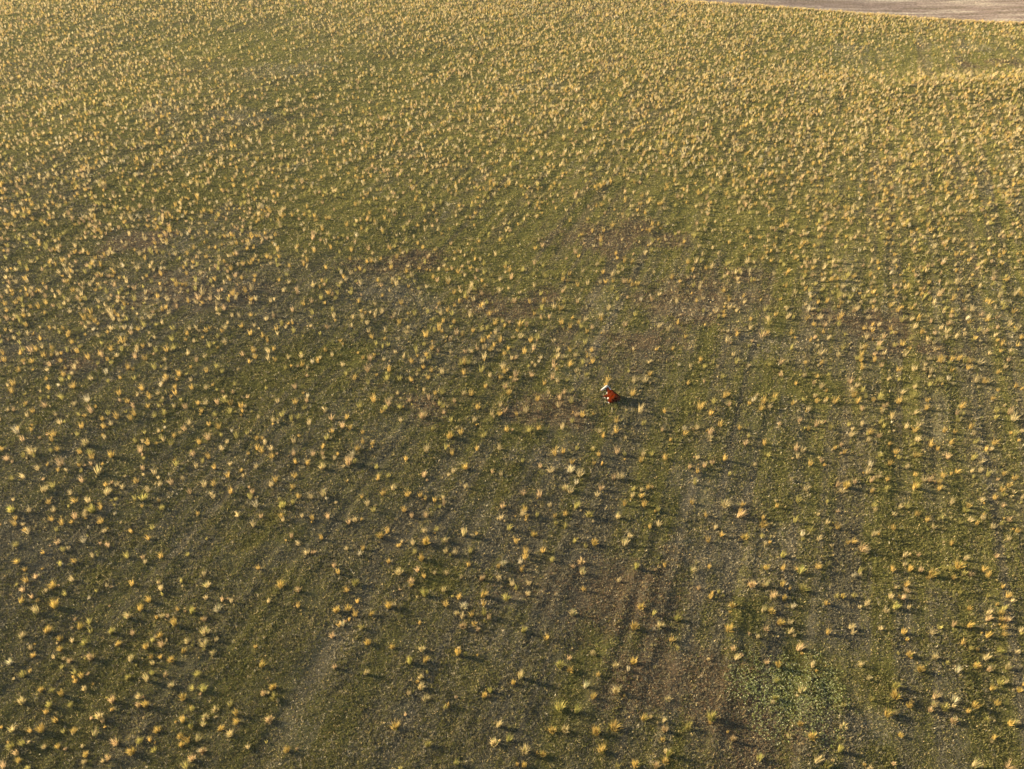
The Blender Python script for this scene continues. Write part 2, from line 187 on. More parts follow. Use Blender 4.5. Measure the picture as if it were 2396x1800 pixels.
def new_mat(name):
    m = bpy.data.materials.new(name); m.use_nodes = True
    nt = m.node_tree; nt.nodes.clear()
    out = nt.nodes.new("ShaderNodeOutputMaterial")
    return m, nt, out


def N(nt, typ, **kw):
    n = nt.nodes.new(typ)
    for k, v in kw.items():
        if isinstance(k, str) and k.startswith("i_"):
            n.inputs[k[2:]].default_value = v
        else:
            setattr(n, k, v)
    return n


def blade_material(name, trans, use_object_colour=False, rough_var=0.35):
    """leafy material: point colour, a little per-leaf variation, light passing through"""
    m, nt, out = new_mat(name)
    at_ = N(nt, "ShaderNodeAttribute", attribute_name="Col")
    geo = N(nt, "ShaderNodeNewGeometry")
    mul = N(nt, "ShaderNodeMath", operation='MULTIPLY_ADD')
    mul.inputs[1].default_value = rough_var; mul.inputs[2].default_value = 1.0 - rough_var / 2
    nt.links.new(geo.outputs["Random Per Island"], mul.inputs[0])
    mix = N(nt, "ShaderNodeMix", data_type='RGBA', blend_type='MULTIPLY'); mix.inputs[0].default_value = 1.0
    nt.links.new(at_.outputs["Color"], mix.inputs[6]); nt.links.new(mul.outputs[0], mix.inputs[7])
    c = mix.outputs[2]
    if use_object_colour:
        oi = N(nt, "ShaderNodeObjectInfo")
        mx2 = N(nt, "ShaderNodeMix", data_type='RGBA', blend_type='MULTIPLY'); mx2.inputs[0].default_value = 1.0
        nt.links.new(c, mx2.inputs[6]); nt.links.new(oi.outputs["Color"], mx2.inputs[7])
        c = mx2.outputs[2]
    dif = N(nt, "ShaderNodeBsdfDiffuse"); tr = N(nt, "ShaderNodeBsdfTranslucent")
    nt.links.new(c, dif.inputs[0]); nt.links.new(c, tr.inputs[0])
    ms = N(nt, "ShaderNodeMixShader"); ms.inputs[0].default_value = trans
    nt.links.new(dif.outputs[0], ms.inputs[1]); nt.links.new(tr.outputs[0], ms.inputs[2])
    nt.links.new(ms.outputs[0], out.inputs[0])
    return m


# ------------------------------------------------------------------ ground
def patch_weights(x, y):
    w = {'r': 0.0, 'p': 0.0, 'g': 0.0}
    wob = 1.5 * (fbm(x / 4.0, y / 4.0, 4, 61) - 0.5) * 2
    for (px, py, rx, ry, t) in PATCHES:
        d = np.hypot((x - px) / rx, (y - py) / ry) + wob
        w[t] = np.maximum(w[t], np.clip(1.25 - d, 0, 1))
    return w


def sward_light(x, y):
    """0 on the thin grey thatch near the drone, 1 on the yellow green sward farther out and right, lightened to stand in for brighter far light"""
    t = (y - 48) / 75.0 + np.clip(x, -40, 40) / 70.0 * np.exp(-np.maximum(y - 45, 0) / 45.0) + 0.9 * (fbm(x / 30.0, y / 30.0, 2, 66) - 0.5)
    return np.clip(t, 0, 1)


def turf_mix(x, y):
    """what grows where: shares of green, brown thatch, reddish and pale plants; green also rises with the painted far light"""
    u, v = row_uv(x, y)
    n1 = fbm(x / 16.0, y / 16.0, 3, 71); n2 = fbm(x / 5.0, y / 5.0, 3, 72); n3 = fbm(u / 0.7, v / 36.0, 2, 73); st = 0.7 + 0.9 / (1 + np.exp(-(x + 2) / 5.0))
    lit = sward_light(x, y)
    g = np.clip(0.48 + 0.42 * lit + 0.95 * (n1 - 0.5) + 0.6 * (n2 - 0.5) + 1.2 * st * (n3 - 0.5), 0.05, 1)
    p = np.clip(2.2 * (fbm(x / 7.0, y / 7.0, 3, 81) - 0.62) + 1.4 * (fbm(u / 0.6, v / 30.0, 2, 83) - 0.55), 0, 0.6)
    w = patch_weights(x, y)
    g = np.clip(g + 0.7 * w['g'] - 0.7 * w['r'] - 0.35 * w['p'], 0, 1)
    return g, np.clip(p + 0.5 * w['p'] - 0.3 * w['g'], 0, 0.9), np.clip(w['r'], 0, 1)


SWARD_LIT = np.array((0.195, 0.180, 0.050)); MAUVE = np.array((0.142, 0.128, 0.090))  # far sward with the brighter distant light painted in, and near grey thatch
GREEN = np.array((0.128, 0.124, 0.036)); OLIVE = np.array((0.185, 0.155, 0.060))
BROWN = np.array((0.158, 0.130, 0.068)); REDBR = np.array((0.172, 0.116, 0.062))
PALE = np.array((0.42, 0.355, 0.22)); STRAW = np.array((0.42, 0.32, 0.14))


def axis(parts):
    out = [parts[0][0]]
    for a, b, s in parts:
        n = max(1, int(round((b - a) / s)))
        out += list(np.linspace(a, b, n + 1)[1:])
    return np.array(out)


GX = axis([(-4000, -900, 500), (-900, -300, 60), (-300, -130, 6), (-130, 140, 0.3), (140, 300, 6), (300, 900, 60), (900, 4000, 500)])
GY = axis([(-1500, -200, 200), (-200, 14, 8), (14, 70, 0.2), (70, 130, 0.32), (130, 240, 0.5), (240, 300, 3), (300, 900, 40), (900, 6000, 500)])


def grid_mesh(name, gx, gy, zf, colf=None):
    X, Y = np.meshgrid(gx, gy)
    Z = zf(X, Y)
    V = np.stack([X, Y, Z], -1).reshape(-1, 3)
    nx, ny = len(gx), len(gy)
    i = (np.arange(ny - 1)[:, None] * nx + np.arange(nx - 1)[None, :]).ravel()
    Q = np.stack([i, i + 1, i + nx + 1, i + nx], 1)
    C = colf(X.ravel(), Y.ravel()) if colf else None
    me = to_mesh(name, V, Q, C)
    me.polygons.foreach_set("use_smooth", np.ones(len(Q), bool))
    return me


def ground_col(x, y):
    g, p, r = turf_mix(x, y)
    l = sward_light(x, y)[:, None]
    c = (MAUVE * (1 - l) + BROWN * l) * 0.55 * (1 - g)[:, None] + (GREEN * (1 - l) + SWARD_LIT * l) * 0.6 * g[:, None]
    c = c * (1 - .7 * r)[:, None] + REDBR * 0.6 * .7 * r[:, None]
    return c * (1 - 0.5 * p)[:, None] + PALE * 0.5 * (0.5 * p)[:, None]


def turf_material():
    m, nt, out = new_mat("turf")
    at_ = N(nt, "ShaderNodeAttribute", attribute_name="Col")
    tc = N(nt, "ShaderNodeNewGeometry")
    n1 = N(nt, "ShaderNodeTexNoise"); n1.inputs["Scale"].default_value = 6.0; n1.inputs["Detail"].default_value = 6
    n1.inputs["Roughness"].default_value = 0.75
    nt.links.new(tc.outputs["Position"], n1.inputs["Vector"])
    mr = N(nt, "ShaderNodeMapRange"); mr.inputs[1].default_value = 0.3; mr.inputs[2].default_value = 0.7
    mr.inputs[3].default_value = 0.45; mr.inputs[4].default_value = 1.6
    nt.links.new(n1.outputs[0], mr.inputs[0])
    mix = N(nt, "ShaderNodeMix", data_type='RGBA', blend_type='MULTIPLY'); mix.inputs[0].default_value = 1.0
    nt.links.new(at_.outputs["Color"], mix.inputs[6]); nt.links.new(mr.outputs[0], mix.inputs[7])
    n2 = N(nt, "ShaderNodeTexNoise"); n2.inputs["Scale"].default_value = 9.0; n2.inputs["Detail"].default_value = 5
    nt.links.new(tc.outputs["Position"], n2.inputs["Vector"])
    bp = N(nt, "ShaderNodeBump"); bp.inputs["Strength"].default_value = 0.8; bp.inputs["Distance"].default_value = 0.08
    nt.links.new(n2.outputs[0], bp.inputs["Height"])
    d = N(nt, "ShaderNodeBsdfDiffuse"); d.inputs["Roughness"].default_value = 0.6
    nt.links.new(mix.outputs[2], d.inputs[0]); nt.links.new(bp.outputs[0], d.inputs["Normal"])
    nt.links.new(d.outputs[0], out.inputs[0])
    return m


ground = link("ground", grid_mesh("ground", GX, GY, ground_z, ground_col), turf_material())
tag(ground, "olive green and brown grazed pasture turf with faint drill rows", kind="structure")


# ------------------------------------------------------------------ pale field beyond the margin
def stubble_material():
    m, nt, out = new_mat("stubble")
    tc = N(nt, "ShaderNodeNewGeometry")
    mp = N(nt, "ShaderNodeMapping"); mp.inputs["Rotation"].default_value = (0, 0, -0.27)
    mp.inputs["Scale"].default_value = (0.045, 0.35, 1)
    nt.links.new(tc.outputs["Position"], mp.inputs["Vector"])
    n1 = N(nt, "ShaderNodeTexNoise"); n1.inputs["Scale"].default_value = 1.0; n1.inputs["Detail"].default_value = 7
    n1.inputs["Roughness"].default_value = 0.65
    nt.links.new(mp.outputs[0], n1.inputs["Vector"])
    cr = N(nt, "ShaderNodeValToRGB")
    e = cr.color_ramp.elements
    e[0].position = 0.30; e[0].color = (0.115, 0.095, 0.055, 1)
    e[1].position = 0.72; e[1].color = (0.42, 0.37, 0.27, 1)
    k = e.new(0.48); k.color = (0.19, 0.142, 0.118, 1)
    k = e.new(0.60); k.color = (0.27, 0.22, 0.17, 1)
    nt.links.new(n1.outputs[0], cr.inputs[0])
    n3 = N(nt, "ShaderNodeTexNoise"); n3.inputs["Scale"].default_value = 2.2; n3.inputs["Detail"].default_value = 4
    nt.links.new(tc.outputs["Position"], n3.inputs["Vector"])
    mr = N(nt, "ShaderNodeMapRange"); mr.inputs[1].default_value = 0.3; mr.inputs[2].default_value = 0.7
    mr.inputs[3].default_value = 0.5; mr.inputs[4].default_value = 1.4
    nt.links.new(n3.outputs[0], mr.inputs[0])
    mix = N(nt, "ShaderNodeMix", data_type='RGBA', blend_type='MULTIPLY'); mix.inputs[0].default_value = 1.0
    nt.links.new(cr.outputs[0], mix.inputs[6]); nt.links.new(mr.outputs[0], mix.inputs[7])
    bp = N(nt, "ShaderNodeBump"); bp.inputs["Strength"].default_value = 0.6; bp.inputs["Distance"].default_value = 0.15
    nt.links.new(n3.outputs[0], bp.inputs["Height"])
    d = N(nt, "ShaderNodeBsdfDiffuse"); d.inputs["Roughness"].default_value = 0.5
    nt.links.new(mix.outputs[2], d.inputs[0]); nt.links.new(bp.outputs[0], d.inputs["Normal"])
    nt.links.new(d.outputs[0], out.inputs[0])
    return m


def far_field():
    s = axis([(-320, -120, 8), (-120, 120, 0.8), (120, 420, 8)])      # along the margin
    t = axis([(0.15, 60, 0.7), (60, 700, 20)])                        # away from it
    S, T = np.meshgrid(s, t)
    X = EDGE_P[0] + S * EDGE_D[0] - T * EDGE_D[1]; Y = EDGE_P[1] + S * EDGE_D[1] + T * EDGE_D[0]
    Z = roll(X, Y) - 0.12 + 0.10 * (fbm(X / 2.2, Y / 2.2, 2, 90) - 0.5)
    V = np.stack([X, Y, Z], -1).reshape(-1, 3); nx, ny = len(s), len(t)
    i = (np.arange(ny - 1)[:, None] * nx + np.arange(nx - 1)[None, :]).ravel()
    me = to_mesh("field", V, np.stack([i, i + 1, i + nx + 1, i + nx], 1))
    me.polygons.foreach_set("use_smooth", np.ones(len(me.polygons), bool))
    o = link("field", me, stubble_material())
    tag(o, "pale mauve grey stubble field beyond the straw coloured pasture margin", kind="structure")


far_field()


# ------------------------------------------------------------------ short grass
def in_reach(x, y, slack=1.12):
    """inside the wedge of field seen from the drone, with a generous margin at the sides"""
    half = 0.66 * np.hypot(y * math.cos(PITCH) + CAM_H * math.sin(PITCH), 0) * slack + 4
    return np.abs(x) < half


def scatter(y0, y1, dens_of_y, rng, cell=None):
    ys = np.linspace(y0, y1, 400)
    half = 0.66 * (ys * math.cos(PITCH) + CAM_H * math.sin(PITCH)) * 1.12 + 4
    w = dens_of_y(ys) * half * 2
    cdf = np.concatenate([[0], np.cumsum((w[1:] + w[:-1]) / 2 * np.diff(ys))])
    n = int(cdf[-1])
    y = np.interp(rng.random(n) * cdf[-1], cdf, ys)
    h = 0.66 * (y * math.cos(PITCH) + CAM_H * math.sin(PITCH)) * 1.12 + 4
    x = (rng.random(n) * 2 - 1) * h
    return x, y


def short_grass():
    rng = np.random.default_rng(5)

    def lod(y):                                # pixel footprint grows with distance: fewer, coarser tufts farther off
        return (y * math.cos(PITCH) + CAM_H * math.sin(PITCH)) / 46.0

    def dens(y):
        sl = CAM_H / np.hypot(y, CAM_H)
        return 330.0 * sl / lod(y) ** 2
    x, y = scatter(20, 232, dens, rng)
    k = past_edge(x, y) < 0.2
    x, y = x[k], y[k]
    g, p, r = turf_mix(x, y)
    # tufts stand thicker on the hummocks than in the hollows
    keep = rng.random(len(x)) < 0.55 + 0.9 * (fbm(x / 0.9, y / 0.9, 2, 33))
    x, y, g, p, r = (a[keep] for a in (x, y, g, p, r))
    n = len(x); nb = 4
    z = ground_z(x, y)
    q = rng.random(n)
    jit = rng.random((n, 1))
    l = sward_light(x, y)[:, None]
    gr = GREEN * (1 - l) + SWARD_LIT * l
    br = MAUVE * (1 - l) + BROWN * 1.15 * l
    c = np.where((rng.random(n) < g)[:, None], gr * (1 - jit * .6) + OLIVE * jit * .6, br * (1 - jit * .5) + OLIVE * jit * .5)
    c = np.where((rng.random(n) < r * 0.42)[:, None], REDBR * (0.85 + 0.4 * jit), c)
    c = np.where((q < 0.03 + p * 0.36)[:, None], PALE * (0.65 + 0.5 * jit), c)
    st = (q > 0.95)
    c = np.where(st[:, None], STRAW, c)
    c = c * (0.70 + 0.95 * rng.random((n, 1)))
    L = lod(y) ** 0.75
    hgt = (0.04 + 0.10 * rng.random(n) ** 1.7) * L * (1 + 0.9 * (vnoise(x / 1.7, y / 1.7, 55) - 0.5))
    B = n * nb
    rep = np.repeat(np.arange(n), nb)
    az = rng.random(B) * 2 * math.pi; tilt = np.radians(12 + 55 * rng.random(B))
    h = hgt[rep] * (0.6 + 0.8 * rng.random(B))
    w = (0.011 + 0.017 * rng.random(B)) * L[rep]
    bx = x[rep] + (rng.random(B) - 0.5) * 0.09 * L[rep]; by = y[rep] + (rng.random(B) - 0.5) * 0.09 * L[rep]
    bz = z[rep] - 0.015
    wa = az + math.pi / 2 + (rng.random(B) - 0.5) * 1.6
    V = np.empty((B, 3, 3), np.float32)
    V[:, 0] = np.stack([bx - np.cos(wa) * w, by - np.sin(wa) * w, bz], 1)
    V[:, 1] = np.stack([bx + np.cos(wa) * w, by + np.sin(wa) * w, bz], 1)
    V[:, 2] = np.stack([bx + np.cos(az) * np.sin(tilt) * h, by + np.sin(az) * np.sin(tilt) * h, bz + 0.015 + np.cos(tilt) * h], 1)
    C = np.repeat(c[rep][:, None, :], 3, 1)
    me = to_mesh("short_grass", V.reshape(-1, 3), np.arange(B * 3).reshape(-1, 3), C.reshape(-1, 3))
    o = link("short_grass", me, blade_material("short_grass_leaf", 0.30))
    tag(o, "short grazed olive and brown grass covering the whole pasture", "grass", kind="stuff")
    print("short grass tufts", n)


short_grass()


# ------------------------------------------------------------------ tussocks
TINTS = {  # leaf colours of the dried bunch grass
    'golden': (0.63, 0.44, 0.135), 'straw': (0.64, 0.505, 0.245), 'tan': (0.60, 0.425, 0.215),
    'green': (0.47, 0.40, 0.125), 'pale': (0.66, 0.56, 0.34)}
TINT_KEYS = ['golden', 'straw', 'tan', 'green', 'pale']
TINT_ARR = np.array([TINTS[k] for k in TINT_KEYS])
TINT_P = np.array([0.38, 0.27, 0.15, 0.18, 0.02])


def blades(cx, cy, cz, R, H, spread, lean_az, lean, nb, width, rng):
    """arching leaf blades of many tussocks at once. all inputs are arrays per tussock; nb is a whole number"""
    n = len(cx); rep = np.repeat(np.arange(n), nb); B = n * nb
    ph = rng.random(B) * 2 * math.pi
    rr = np.sqrt(rng.random(B))
    bx = cx[rep] + np.cos(ph) * rr * R[rep] * 0.32; by = cy[rep] + np.sin(ph) * rr * R[rep] * 0.32
    az = ph + (rng.random(B) - 0.5) * 1.1
    tilt = spread[rep] * (0.12 + 0.88 * rr) * (0.7 + 0.6 * rng.random(B))
    Lb = H[rep] * (0.34 + 0.82 * rng.random(B) ** 0.9) * (1.05 - 0.15 * rr)
    lx = np.cos(lean_az)[rep] * lean[rep]; ly = np.sin(lean_az)[rep] * lean[rep]
    P = [np.stack([bx, by, cz[rep] - 0.03], 1)]
    for (f, frac) in ((0.45, 0.42), (0.95, 0.33), (1.55, 0.25)):
        t = np.minimum(tilt * f, 2.1)
        d = np.stack([np.cos(az) * np.sin(t) + lx * f, np.sin(az) * np.sin(t) + ly * f, np.cos(t)], 1)
        d /= np.linalg.norm(d, axis=1)[:, None]
        P.append(P[-1] + d * (Lb * frac)[:, None])
    wa = az + math.pi / 2 + (rng.random(B) - 0.5) * 2.2
    wd = np.stack([np.cos(wa), np.sin(wa), np.zeros(B)], 1) * (width[rep] * (0.6 + 0.8 * rng.random(B)))[:, None]
    V = np.stack([P[0] - wd * 0.8, P[0] + wd * 0.8, P[1] - wd, P[1] + wd, P[2] - wd * 0.7, P[2] + wd * 0.7, P[3]], 1)
    T0 = np.array([[0, 1, 3], [0, 3, 2], [2, 3, 5], [2, 5, 4], [4, 5, 6]])
    T = (np.arange(B)[:, None, None] * 7 + T0[None]).reshape(-1, 3)
    return V, T, rep


def blade_colours(c, n7, rng, greenbase=0.5):
    """per blade colour, greener or browner sheath at the foot, drier tip"""
    B = len(c)
    k = np.array([0, 0, 1, 1, 2, 2, 3]) / 3.0
    foot = np.array((0.22, 0.20, 0.05))
    mixf = (np.clip(1 - k * 3.0, 0, 1))[None, :, None] * greenbase
    cc = c[:, None, :] * (0.94 + 0.14 * k)[None, :, None]
    return cc * (1 - mixf) + foot * mixf


tuss_mat_obj = blade_material("dry_bunch_grass", 0.38, use_object_colour=True)
tuss_mat = blade_material("dry_bunch_grass_far", 0.38)

pts = []
for t in TUSSOCKS.split():
    f = ''
    if t[-1].isalpha():
        f = t[-1]; t = t[:-1]
    a, b = t.split(',')
    pts.append((int(a) / 100.0, int(b) / 100.0, f))
TX = np.array([p[0] for p in pts]); TY = np.array([p[1] for p in pts]); TF = [p[2] for p in pts]
rng_t = np.random.default_rng(21)
TS = (0.80 + 0.26 * rng_t.random(len(pts))) * np.interp(TY, [24, 36, 50, 75, 110], [1.06, 1.16, 1.38, 1.58, 1.55])            # size
TS = np.array([s * 1.27 if f == 'b' else s * 1.1 if f == 't' else s * 0.8 if f == 'w' else s for s, f in zip(TS, TF)])


def photo_xy(x, y, z):
    d = np.stack([x, y, z - CAM_H], -1)
    depth = d[..., 1] * math.cos(PITCH) - d[..., 2] * math.sin(PITCH)
    up = d[..., 1] * math.sin(PITCH) + d[..., 2] * math.cos(PITCH)
    f = LENS / 36.0
    return 0.5 + d[..., 0] / depth * f, 0.5 * 0.7512 + up / depth * f, depth


PX, PYY, DEP = photo_xy(TX, TY, ground_z(TX, TY) + 0.2)
PYY = PYY / 0.7512                                     # 0 at the bottom edge, 1 at the top
inframe = (PX > 0.003) & (PX < 0.997) & (PYY > 0.004)
rank = np.where(inframe, TS ** 0.5 / DEP, 0)
order = np.argsort(-rank)
single = order[:300]

# a handful of differently grown tussocks; every single one in the near field is a copy of one of these
KINDS = []
for k in range(24):
    r = np.random.default_rng(300 + k)
    habit = ['fan', 'upright', 'ragged', 'fan', 'leaning', 'fan', 'upright', 'ragged'][k % 8]
    H = {'fan': 0.46, 'upright': 0.54, 'ragged': 0.42, 'leaning': 0.48}[habit] * (0.85 + 0.3 * r.random())
    sp = {'fan': 0.5, 'upright': 0.26, 'ragged': 0.72, 'leaning': 0.45}[habit]
    ln = {'fan': 0.12, 'upright': 0.1, 'ragged': 0.2, 'leaning': 0.45}[habit]
    la = r.random() * 6.28 if habit != 'leaning' else 0.3 + 0.5 * r.random()
    o1 = np.ones(1)
    V, T, rep = blades(0 * o1, 0 * o1, 0 * o1, 0.30 * o1, H * o1, sp * o1, la * o1, ln * o1, int({'fan': 125, 'upright': 100, 'ragged': 80, 'leaning': 100}[habit] * (0.6 + 0.7 * r.random())), 0.0065 * o1, r)
    B = len(rep)
    c = np.ones((B, 3)) * (0.72 + 0.45 * r.random((B, 1)))
    c[:, 2] *= 0.8 + 0.3 * r.random(B)
    green = r.random(B) < 0.10
    c[green] *= np.array((0.5, 0.72, 0.5))
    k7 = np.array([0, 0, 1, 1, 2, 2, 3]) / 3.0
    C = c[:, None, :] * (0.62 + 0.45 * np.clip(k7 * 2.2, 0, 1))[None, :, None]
    C[:, :, 0] *= 1.0
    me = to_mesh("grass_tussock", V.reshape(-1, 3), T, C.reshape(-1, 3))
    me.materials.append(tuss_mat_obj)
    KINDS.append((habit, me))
_W = "zero one two three four five six seven eight nine ten eleven twelve thirteen fourteen fifteen sixteen seventeen eighteen nineteen".split()
_T = "zero ten twenty thirty forty fifty sixty seventy eighty ninety".split()


def words_of(n):
    n = int(n)
    if n < 20: return _W[n]
    return _T[n // 10] + (" " + _W[n % 10] if n % 10 else "") if n < 100 else "a hundred"


def relation(i):
    """where the closest other tussock lies, as the photo shows it"""
    dx = (PX - PX[i]) * 1.331; dy = PYY - PYY[i]
    d = np.hypot(dx, dy); d[i] = 9
    j = int(np.argmin(d))
    if d[j] > 0.038: return "standing alone"
    if abs(dx[j]) > abs(dy[j]) * 1.4: return "left of another" if dx[j] > 0 else "right of another"
    return "in front of another" if dy[j] > 0 else "behind another"


used = set()
cow_x, cow_y = COW_AT
for n_, i in enumerate(single):
    rr = random.Random(1000 + int(i))
    opts = [k for k, (h, m) in enumerate(KINDS) if (TF[i] == 't') == (h == 'upright') or (TF[i] != 't' and rr.random() < 0.35)]
    habit, me = KINDS[rr.choice(opts)]
    if TF[i] == 'w': habit, me = KINDS[2]
    o = bpy.data.objects.new("grass_tussock", me)
    col.objects.link(o)
    s = float(TS[i])
    o.location = (TX[i], TY[i], float(ground_z(TX[i], TY[i])))
    o.rotation_euler = (rr.uniform(-.08, .08), rr.uniform(-.08, .08), rr.uniform(-.4, .4) if habit == 'leaning' else rr.uniform(0, 6.28))
    wide = rr.uniform(0.85, 1.2)
    o.scale = (s * wide, s * wide, s * (1.15 if TF[i] == 't' else 1.0) * rr.uniform(0.85, 1.1))
    key = 'pale' if TF[i] == 'w' else rr.choices(TINT_KEYS, TINT_P)[0]
    c = TINTS[key]; j = rr.uniform(0.64, 1.06)
    o.color = (c[0] * j, c[1] * j, c[2] * j, 1)
    size = "large " if TF[i] == 'b' else "tall " if TF[i] == 't' else "small pale " if TF[i] == 'w' else ""
    lab = None
    for extra in ("", "dry ", "straw ", "bunched "):
        for sh in (0, 1, -1):
            cand = f"{size}{extra}golden grass tussock {relation(i)}, {words_of(round(PX[i] * 100))} percent across, {words_of(round(PYY[i] * 100) + sh if round(PYY[i] * 100) + sh > 0 else 1)} up"
            if cand not in used:
                lab = cand; break
        if lab: break
    used.add(lab)
    tag(o, lab, "grass tussock", "golden grass tussocks scattered over the pasture")


def density(x, y):
    """tussocks per square metre: rows of the table run across the field, from the near edge to the far one"""
    ys = np.array([r[0] for r in DENSITY]); D = np.array([r[1] for r in DENSITY])
    x = x + 5.0 * (fbm(x / 9.0, y / 9.0, 2, 151) - .5) * 2; y = y + 0.035 * y * (fbm(x / 11.0, y / 14.0, 2, 153) - .5) * 2
    fi = np.clip(np.interp(y, ys, np.arange(len(ys))), 0, len(ys) - 1.001)
    fj = np.clip((x / (0.65 * (y * math.cos(PITCH) + CAM_H * math.sin(PITCH))) + 1) * 4, 0, 7.999)
    i = fi.astype(int); j = fj.astype(int); a = fi - i; b = fj - j
    return (D[i, j] * (1 - a) + D[i + 1, j] * a) * (1 - b) + (D[i, j + 1] * (1 - a) + D[i + 1, j + 1] * a) * b


def far_tussocks():
    rng = np.random.default_rng(77)
    rest = np.array([i for i in range(len(pts)) if i not in set(single.tolist())])
    x, y = scatter(18, 262, lambda yy: np.full_like(yy, 3.4), rng)
    d = density(x, y)
    u, v = row_uv(x, y)
    clump = np.clip(0.35 + 1.3 * fbm(x / 3.2, y / 3.2, 2, 101), 0.1, 2) * (0.6 + 0.8 * vnoise(u / 0.7, v / 9.0, 103))
    keep = (rng.random(len(x)) * 3.4 < d * clump * np.interp(y, [70, 120], [1.1, 1.5])) & (past_edge(x, y) < -0.3)
    x, y = x[keep], y[keep]
    # keep clear of the placed ones and of each other
    cell = {}
    for a, b in zip(TX, TY): cell.setdefault((int(a // 1), int(b // 1)), []).append((a, b))
    ok = np.zeros(len(x), bool)
    for i in range(len(x)):
        a, b = x[i], y[i]; ci, cj = int(a // 1), int(b // 1); good = True
        if (a - cow_x) ** 2 + (b - cow_y) ** 2 < 2.6: continue
        lim = 0.45 if b < 70 else 0.34
        for p in (ci - 1, ci, ci + 1):
            for q in (cj - 1, cj, cj + 1):
                for (s, t) in cell.get((p, q), ()):
                    if (s - a) ** 2 + (t - b) ** 2 < lim * lim: good = False
        if good:
            ok[i] = True; cell.setdefault((ci, cj), []).append((a, b))
    x, y = x[ok], y[ok]
    s = (0.62 + 0.45 * rng.random(len(x))) * np.interp(y, [24, 45, 70, 110, 200], [0.72, 0.95, 1.32, 1.42, 1.36])
    # the thick margin of tall grass along the edge of the pasture
    m = 3000
    sm = rng.uniform(-125, 150, m); tm = 0.4 - np.abs(rng.normal(0, 1.3, m)) + 0.8 * (vnoise(sm / 4.0, sm * 0, 7) - .5)
    mx = EDGE_P[0] + sm * EDGE_D[0] - tm * EDGE_D[1]; my = EDGE_P[1] + sm * EDGE_D[1] + tm * EDGE_D[0]
    # small satellites crowding round some of the placed tussocks
    k = rng.random(len(TX)) < 0.28
    sa = rng.random(k.sum()) * 6.28; sr = rng.uniform(0.22, 0.55, k.sum())
    sx, sy, ss = TX[k] + np.cos(sa) * sr, TY[k] + np.sin(sa) * sr, rng.uniform(0.35, 0.68, k.sum())
    far = (sx - cow_x) ** 2 + (sy - cow_y) ** 2 > 2.6
    sx, sy, ss = sx[far], sy[far], ss[far]
    x = np.concatenate([TX[rest], x, mx, sx]); y = np.concatenate([TY[rest], y, my, sy])
    s = np.concatenate([TS[rest], s, rng.uniform(0.9, 1.4, m), ss])
    n = len(x); z = ground_z(x, y)
    Vs, Ts, Cs = [], [], []; base = 0
    for lo, hi, nb, wd in ((0, 62, 54, 0.0075), (62, 105, 34, 0.011), (105, 400, 20, 0.019)):
        k = (y >= lo) & (y < hi)
        if not k.any(): continue
        q = int(k.sum())
        H = 0.52 * s[k] * (0.8 + 0.45 * rng.random(q)); sp = 0.25 + 0.45 * rng.random(q) ** 1.2
        V, T, rep = blades(x[k], y[k], z[k], 0.30 * s[k], H, sp, rng.random(q) * 6.28, 0.25 * rng.random(q), nb, np.full(q, wd), rng)
        tint = TINT_ARR[rng.choice(5, q, p=TINT_P if hi < 100 else (np.array([.32, .36, .14, .16, .02]) if hi < 110 else np.array([.18, .50, .14, .12, .06])))] * (0.62 + 0.46 * rng.random((q, 1)))  # farther tussocks draw more straw tints, painting in the paling of distant haze
        c = tint[rep] * (0.75 + 0.45 * rng.random((len(rep), 1)))
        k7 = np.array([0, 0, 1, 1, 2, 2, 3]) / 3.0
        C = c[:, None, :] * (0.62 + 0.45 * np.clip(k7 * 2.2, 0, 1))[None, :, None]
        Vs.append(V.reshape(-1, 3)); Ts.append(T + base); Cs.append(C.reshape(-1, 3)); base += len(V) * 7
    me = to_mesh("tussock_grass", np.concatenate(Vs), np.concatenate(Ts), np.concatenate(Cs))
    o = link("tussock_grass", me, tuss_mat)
    tag(o, "thousands of golden bunch grass tussocks spread over the middle and far pasture", "tussock grass", kind="stuff")
    print("far tussocks", n, "faces", len(me.polygons))


far_tussocks()


def wisps():
    """thin, half dry wisps of taller grass between the tussocks"""
    rng = np.random.default_rng(41)
    x, y = scatter(18, 235, lambda yy: np.interp(yy, [20, 60, 120, 230], [4.2, 3.2, 1.7, 0.9]), rng)
    u, v = row_uv(x, y)
    k = (rng.random(len(x)) < np.clip(2.2 * (fbm(x / 2.6, y / 2.6, 3, 141) - 0.36) + 1.2 * (vnoise(u / 0.7, v / 12.0, 143) - 0.5), 0, 1)) & (past_edge(x, y) < -.2)
    k &= (x - cow_x) ** 2 + (y - cow_y) ** 2 > 2.4
    k &= (y < 120) | (rng.random(len(x)) < density(x, y) * 1.2)
    x, y = x[k], y[k]; n = len(x)
    H = (0.13 + 0.17 * rng.random(n)) * np.interp(y, [60, 200], [1, 1.3])
    V, T, rep = blades(x, y, ground_z(x, y), 0.35 + 0.25 * rng.random(n), H, 0.5 + 0.6 * rng.random(n), rng.random(n) * 6.28, 0.6 * rng.random(n), 9, np.interp(y, [30, 100, 220], [.008, .012, .022]), rng)
    f = rng.random((n, 1)) ** 0.8
    t = (OLIVE * 1.35) * (1 - f) + np.array((0.46, 0.385, 0.16)) * f
    C = np.repeat((t[rep] * (0.8 + 0.4 * rng.random((len(rep), 1))))[:, None, :], 7, 1)
    o = link("meadow_grass", to_mesh("meadow_grass", V.reshape(-1, 3), T, C.reshape(-1, 3)), tuss_mat)
    tag(o, "thin half dry wisps of taller grass between the tussocks", "grass", kind="stuff")
    print("wisps", n)


wisps()


